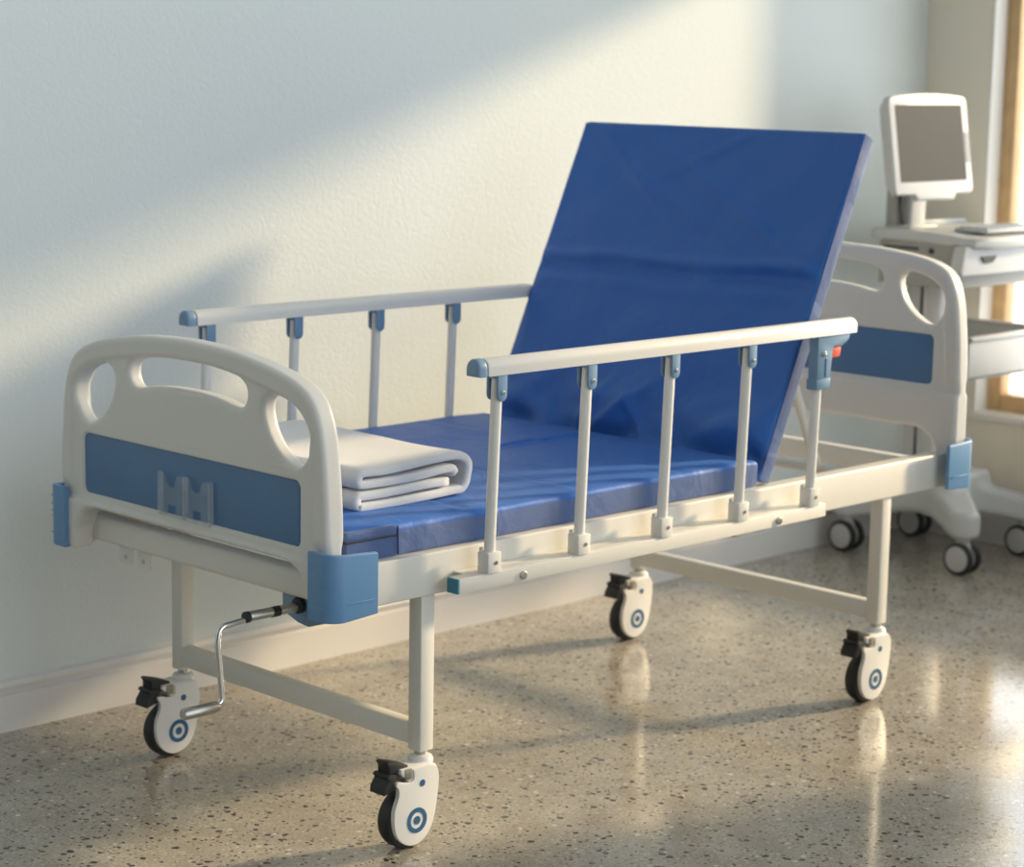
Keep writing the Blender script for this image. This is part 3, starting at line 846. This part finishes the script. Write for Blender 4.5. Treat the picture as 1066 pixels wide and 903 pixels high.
obj('corner_seam', tube([(-0.054, 0.0105, 0.645), (-0.054, 0.0095, 0.63), (-0.053, 0.0095, 0.590)], 0.0018, 8), M_SEAM, fs, label='dark vertical seam')

# ------------------------------------------------------------------ the folded towel
def towel():
    """folded cloth: one thick sheet winding through the fold, seen end-on from the near side"""
    th = 0.0188                                  # cloth roll thickness of one ply
    z0 = 0.6495
    xl, xr = -0.052, 0.240
    g = 0.0036
    # centre line of the plies in (x, z): starts inside, winds outwards
    zs = [z0 + th * 0.5 + i * (th + g) for i in range(4)]
    c = []
    # bottom ply: from the right wrap, left, fold up, ply 2 back to the right
    path = []
    path += [(xr - 0.052, zs[1] + 0.001), (0.10, zs[1] + 0.002), (xl + 0.055, zs[1] - 0.001), (xl + 0.016, zs[1] - 0.001)]
    k = (zs[0] + zs[1]) / 2; r = (zs[1] - zs[0]) / 2
    for i in range(1, 6):
        t = math.pi / 2 + math.pi * i / 6; path.append((xl + 0.012 + r * math.cos(t) * 1.1, k + r * math.sin(t)))
    path += [(xl + 0.018, zs[0]), (0.08, zs[0]), (xr - 0.05, zs[0] + 0.002), (xr - 0.025, zs[0] + 0.003)]
    zt = zs[3] + 0.002; k = (zs[0] + zt) / 2; r = (zt - zs[0]) / 2
    for i in range(1, 8):
        t = -math.pi / 2 + math.pi * i / 8; path.append((xr - 0.022 + 0.026 * math.cos(t), k + r * math.sin(t)))
    path += [(xr - 0.035, zt + 0.004), (xr - 0.10, zt + 0.003), (0.06, zt), (xl + 0.06, zt - 0.002), (xl + 0.018, zt - 0.001)]
    k = (zs[2] + zt) / 2; r = (zt - zs[2]) / 2
    for i in range(1, 6):
        t = math.pi / 2 + math.pi * i / 6; path.append((xl + 0.012 + r * math.cos(t) * 1.1, k + r * math.sin(t)))
    path += [(xl + 0.02, zs[2] - 0.001), (0.06, zs[2] - 0.001), (0.12, zs[2] + 0.001), (xr - 0.075, zs[2] + 0.004), (xr - 0.045, zs[2] + 0.003), (xr - 0.034, zs[2] - 0.007)]
    P = smooth_path([(a, 0, b) for a, b in path], 5)
    n = len(P)
    bm = bmesh.new()
    Y = [0.128, 0.1295, 0.133, 0.139, 0.16] + list(np.linspace(0.19, 0.60, 26)) + [0.617, 0.623, 0.6255, 0.627]
    infl = [0.55, 0.80, 0.95, 1.0, 1.0] + [1.0] * 26 + [1.0, 0.95, 0.8, 0.55]
    L = [[None] * len(Y) for _ in range(n)]; R = [[None] * len(Y) for _ in range(n)]
    for i, p in enumerate(P):
        t = (P[min(i + 1, n - 1)] - P[max(i - 1, 0)]).normalized(); nn = Vector((-t.z, 0, t.x))
        for j, y in enumerate(Y):
            hi = max(0.0, (p.z - z0) / 0.08)
            # skew: the far end lies further left; top sags softly
            dx = 0.014 * vn(y * 5, 1.1) * hi + 0.004 * vn(y * 9, p.z * 40)
            dx += -0.02 * (y - 0.13)
            dz = hi * (0.004 * vn(p.x * 7, y * 6, 2.0) + 0.010 * (y - 0.13)) 
            dy = 0.006 * vn(p.x * 6, p.z * 22, 4.0) * (1 if j < 6 or j > len(Y) - 6 else 0)
            q = p + Vector((dx, 0, dz)); hw = th / 2 * infl[j]
            L[i][j] = bm.verts.new((q.x + nn.x * hw, y + dy, q.z + nn.z * hw))
            R[i][j] = bm.verts.new((q.x - nn.x * hw, y + dy, q.z - nn.z * hw))
    m_ = len(Y)
    for i in range(n - 1):
        for j in range(m_ - 1):
            bm.faces.new((L[i][j], L[i + 1][j], L[i + 1][j + 1], L[i][j + 1]))
            bm.faces.new((R[i][j], R[i][j + 1], R[i + 1][j + 1], R[i + 1][j]))
        bm.faces.new((L[i][0], R[i][0], R[i + 1][0], L[i + 1][0]))
        bm.faces.new((L[i][-1], L[i + 1][-1], R[i + 1][-1], R[i][-1]))
    for i in (0, n - 1):
        for j in range(m_ - 1):
            bm.faces.new((L[i][j], L[i][j + 1], R[i][j + 1], R[i][j]))
    bmesh.ops.recalc_face_normals(bm, faces=bm.faces)
    return bm
tag(obj('folded_towel', towel(), M_TOWEL, angle=None), 'white folded towel lying on the foot end of the blue mattress', 'towel')

# ------------------------------------------------------------------ the equipment cart
CX, CYY = 3.0, 0.85
cart = empty('equipment_cart', (CX, CYY, 0), 'white wheeled medical cart with drawer and storage bin, in the corner behind the headboard', 'cart')
# base: four-legged moulded foot
wheels = [(2.815, 0.628), (2.815, 1.065), (3.195, 0.655), (3.175, 1.055)]
def cart_base():
    h = 0.007
    x = np.arange(2.70, 3.29, h); y = np.arange(0.52, 1.165, h); z = np.arange(0.06, 0.32, h)
    X, Y, Z = np.meshgrid(x, y, z, indexing='ij')
    q = [np.abs(X - CX) - 0.10, np.abs(Y - CYY) - 0.10, np.abs(Z - 0.21) - 0.045]
    D = np.sqrt(np.maximum(q[0], 0) ** 2 + np.maximum(q[1], 0) ** 2 + np.maximum(q[2], 0) ** 2) + np.minimum(np.maximum(np.maximum(q[0], q[1]), q[2]), 0) - 0.02
    for wx, wy in wheels:
        a = np.array([CX, CYY, 0.215]); b = np.array([wx, wy, 0.155]); ab = b - a
        t = np.clip(((X - a[0]) * ab[0] + (Y - a[1]) * ab[1]) / (ab[0] ** 2 + ab[1] ** 2), 0, 1)
        cx = a[0] + t * ab[0]; cy = a[1] + t * ab[1]; cz = a[2] + t * ab[2]
        dh = np.hypot(X - cx, Y - cy); hw = 0.074 - 0.026 * t; hv = 0.050 - 0.008 * t
        q0 = dh - hw + 0.02; q1 = np.abs(Z - cz) - hv + 0.02
        d = np.hypot(np.maximum(q0, 0), np.maximum(q1, 0)) + np.minimum(np.maximum(q0, q1), 0) - 0.02
        D = smin(D, d, 0.03)
    return surface_nets(D, (x[0], y[0], z[0]), h, 'base')
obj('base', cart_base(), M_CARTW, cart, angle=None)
for i, (wx, wy) in enumerate(wheels):
    fk = lathe([(0, 0.082), (0.016, 0.082), (0.020, 0.09), (0.020, 0.122), (0, 0.122)], (wx, wy, 0), 'z', 20)
    box(wx - 0.012, wx + 0.012, wy - 0.024, wy + 0.030, 0.050, 0.096, 0.006, 2, dst=fk)
    cst = obj('caster', fk, M_CARTW, cart, label='white twin wheel caster of the cart')
    for s in (-1, 1):
        xx = wx + s * 0.022
        obj('wheel', lathe([(0, -0.011), (0.044, -0.011), (0.049, -0.008), (0.0505, 0), (0.049, 0.008), (0.044, 0.011), (0, 0.011)], (xx, wy, 0.0505), 'x', 36), M_BLACK, cst, label='black cart wheel')
        obj('wheel_disc', lathe([(0, -0.0125), (0.034, -0.0125), (0.039, -0.0115), (0.039, 0.0115), (0.034, 0.0125), (0, 0.0125)], (xx, wy, 0.0505), 'x', 32), M_GREYDISC, cst, label='grey wheel disc')
# column
col = box(2.88, 2.985, 0.80, 0.92, 0.22, 0.93, 0.010, 3)
box(2.872, 2.886, 0.845, 0.885, 0.25, 0.93, 0.003, 2, dst=col)
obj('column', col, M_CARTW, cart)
obj('cable_channel', box(2.868, 2.8725, 0.855, 0.863, 0.26, 0.92, 0.0005, 1), M_DARK, cart, label='dark cable slot in column')
# open storage bin
bn = bmesh.new()
by0, by1, bx0, bx1, bz0, bz1 = 0.615, 1.00, 2.765, 3.235, 0.600, 0.728
box(bx0, bx1, by0, by1, bz0, bz0 + 0.012, 0.003, dst=bn)
for a in ((bx0, bx1, by0, by0 + 0.014), (bx0, bx1, by1 - 0.014, by1), (bx0, bx0 + 0.014, by0, by1), (bx1 - 0.014, bx1, by0, by1)):
    box(*a, bz0, bz1, 0.004, 2, dst=bn)
for a in ((bx0 - 0.008, bx1 + 0.008, by0 - 0.008, by0 + 0.016), (bx0 - 0.008, bx1 + 0.008, by1 - 0.016, by1 + 0.008), (bx0 - 0.008, bx0 + 0.016, by0 - 0.008, by1 + 0.008), (bx1 - 0.016, bx1 + 0.008, by0 - 0.008, by1 + 0.008)):
    box(*a, bz1 - 0.012, bz1 + 0.004, 0.004, 2, dst=bn)
stb = obj('storage_bin', bn, M_CARTW, cart)
obj('bin_liner', box(bx0 + 0.015, bx1 - 0.015, by0 + 0.015, by1 - 0.015, bz0 + 0.013, bz0 + 0.05, 0.003), M_LINER, stb, label='grey liner inside bin')
# cabinet under the worktop
cbn = bmesh.new()
prism([(2.783, 0.870), (2.783, 1.004), (3.23, 1.004), (3.23, 0.870)], 0.672, 0.965, 'y', 0.006, 2, dst=cbn)
cbo = obj('cabinet', cbn, M_CARTG, cart, label='grey cabinet under the worktop')
obj('cabinet_slot', box(2.7805, 2.784, 0.82, 0.945, 0.978, 0.986, 0.0005, 1), M_DARK, cbo, label='dark vent slot')
obj('cabinet_lock', cyl((2.7845, 0.772, 0.978), (2.778, 0.772, 0.978), 0.009, 18, 0.001), M_DARK, cbo, label='dark round lock')
# drawer with recessed handle
dr = prism([(2.770, 1.000), (2.748, 0.922), (2.760, 0.912), (3.225, 0.912), (3.238, 1.000)], 0.640, 0.685, 'y', 0.006, 2)
dro = obj('drawer', dr, M_CARTW, cart)
obj('drawer_handle', prism([(2.845, 0.967), (2.925, 0.967), (2.912, 0.951), (2.900, 0.947), (2.870, 0.947), (2.858, 0.951)], 0.634, 0.642, 'y', 0.001, 1), M_DARK, dro, label='dark recessed drawer pull')
# worktop with raised rear lip; front drops a little and bulges
wp = [(2.772, 0.985), (2.775, 0.80), (2.785, 0.665), (2.80, 0.630), (2.86, 0.610), (3.0, 0.604), (3.15, 0.610), (3.225, 0.630), (3.25, 0.665), (3.262, 0.80), (3.255, 0.99)]
wt_bm = prism(wp, 1.002, 1.036, 'z', 0.010, 3)
for v in wt_bm.verts:
    v.co.z -= 0.012 * float(sstep(0.80, 0.64, v.co.y)) if v.co.y < 0.80 else 0
box(2.98, 3.24, 0.955, 0.978, 1.032, 1.052, 0.006, 2, dst=wt_bm)
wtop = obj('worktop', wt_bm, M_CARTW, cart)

# monitor standing on the cart
mon = empty('monitor', (2.92, 0.93, 1.036), 'white framed flat monitor with dark blank screen on the cart worktop', 'monitor')
MZ = 1.305
def tilt(bm):
    Rm = Matrix.Translation((2.862, 0.865, MZ - 0.013)) @ Matrix.Rotation(math.radians(-9), 4, 'X') @ Matrix.Diagonal((1.05, 1.0, 1.01, 1.0))
    bmesh.ops.transform(bm, matrix=Rm, verts=bm.verts); return bm
def frame_outline():
    a, b0, b1 = 0.196, -0.150, 0.146
    o_ = [(a, b0 + 0.012)]
    pts = [(-0.100, b0), (-0.085, b0 - 0.018), (0.095, b0 - 0.018), (0.110, b0)]
    o_ = [(-a + 0.012, b0)] + pts + [(a - 0.012, b0), (a - 0.003, b0 + 0.004), (a, b0 + 0.014)]
    o_ += [(a, b1 - 0.03), (a - 0.004, b1 - 0.010), (a - 0.016, b1 - 0.002)]
    for i in range(1, 8):
        t = i / 8; x_ = (a - 0.016) * (1 - 2 * t); o_.append((x_, b1 - 0.002 + 0.010 * (1 - (1 - 2 * t) ** 2)))
    o_ += [(-a + 0.016, b1 - 0.002), (-a + 0.004, b1 - 0.010), (-a, b1 - 0.03), (-a, b0 + 0.014), (-a + 0.003, b0 + 0.004)]
    return o_
case = bmesh.new()
prism(frame_outline(), -0.020, 0.004, 'y', 0.006, 3, dst=case)
bk_ = prism(rrect(-0.185, 0.17, -0.14, 0.135, 0.03), 0.002, 0.026, 'y', 0.008, 3); merge(case, bk_)
obj('casing', tilt(case), M_CARTW, mon)
obj('screen', tilt(prism(rrect(-0.166, 0.166, -0.112, 0.118, 0.004, 2), -0.0212, -0.018, 'y', 0.0005, 1)), M_SCREEN, mon, label='dark blank screen')
obj('button_strip', tilt(prism(rrect(0.172, 0.192, -0.060, 0.035, 0.006, 3), -0.0215, -0.018, 'y', 0.0008, 1)), M_BUTTONS, mon, label='grey button strip')
nk = box(2.88, 2.96, 0.92, 0.96, 1.036, 1.24, 0.008, 3)
box(2.83, 2.975, 0.885, 0.985, 1.0362, 1.043, 0.004, 2, dst=nk)
obj('neck', nk, M_CARTW, mon)
obj('neck_joint', box(2.903, 2.937, 0.911, 0.921, 1.125, 1.155, 0.003, 2), M_CARTG, mon, label='grey tilt joint')
bkt = box(2.835, 2.879, 0.945, 0.985, 1.0365, 1.20, 0.006, 2)
obj('cable_bracket', bkt, M_CARTG, mon, label='grey bracket behind the neck')
obj('cable', tube(smooth_path([(2.848, 0.943, 1.20), (2.846, 0.938, 1.12), (2.850, 0.936, 1.07), (2.856, 0.936, 1.047)], 6), 0.005, 10), M_BLACK, mon, label='black cable')

# keyboard and pad on the worktop, close to its right edge
kb = empty('keyboard', (3.02, 0.70, 1.026), 'low white keyboard with grey blue keys on the cart worktop', 'keyboard')
kbm = box(2.885, 3.20, 0.645, 0.765, 1.0335, 1.046, 0.004, 2)
obj('keyboard_body', kbm, M_CARTW, kb)
ks = bmesh.new()
M_KEYS = mat('keys', (0.36, 0.41, 0.48), 0.5, 0.4)
for r_ in range(4):
    for c_ in range(13):
        x_ = 2.896 + c_ * 0.0225; y_ = 0.655 + r_ * 0.026
        box(x_, x_ + 0.019, y_, y_ + 0.021, 1.045, 1.050, 0.0015, 1, dst=ks)
obj('keys', ks, M_KEYS, kb, label='grey blue keys')
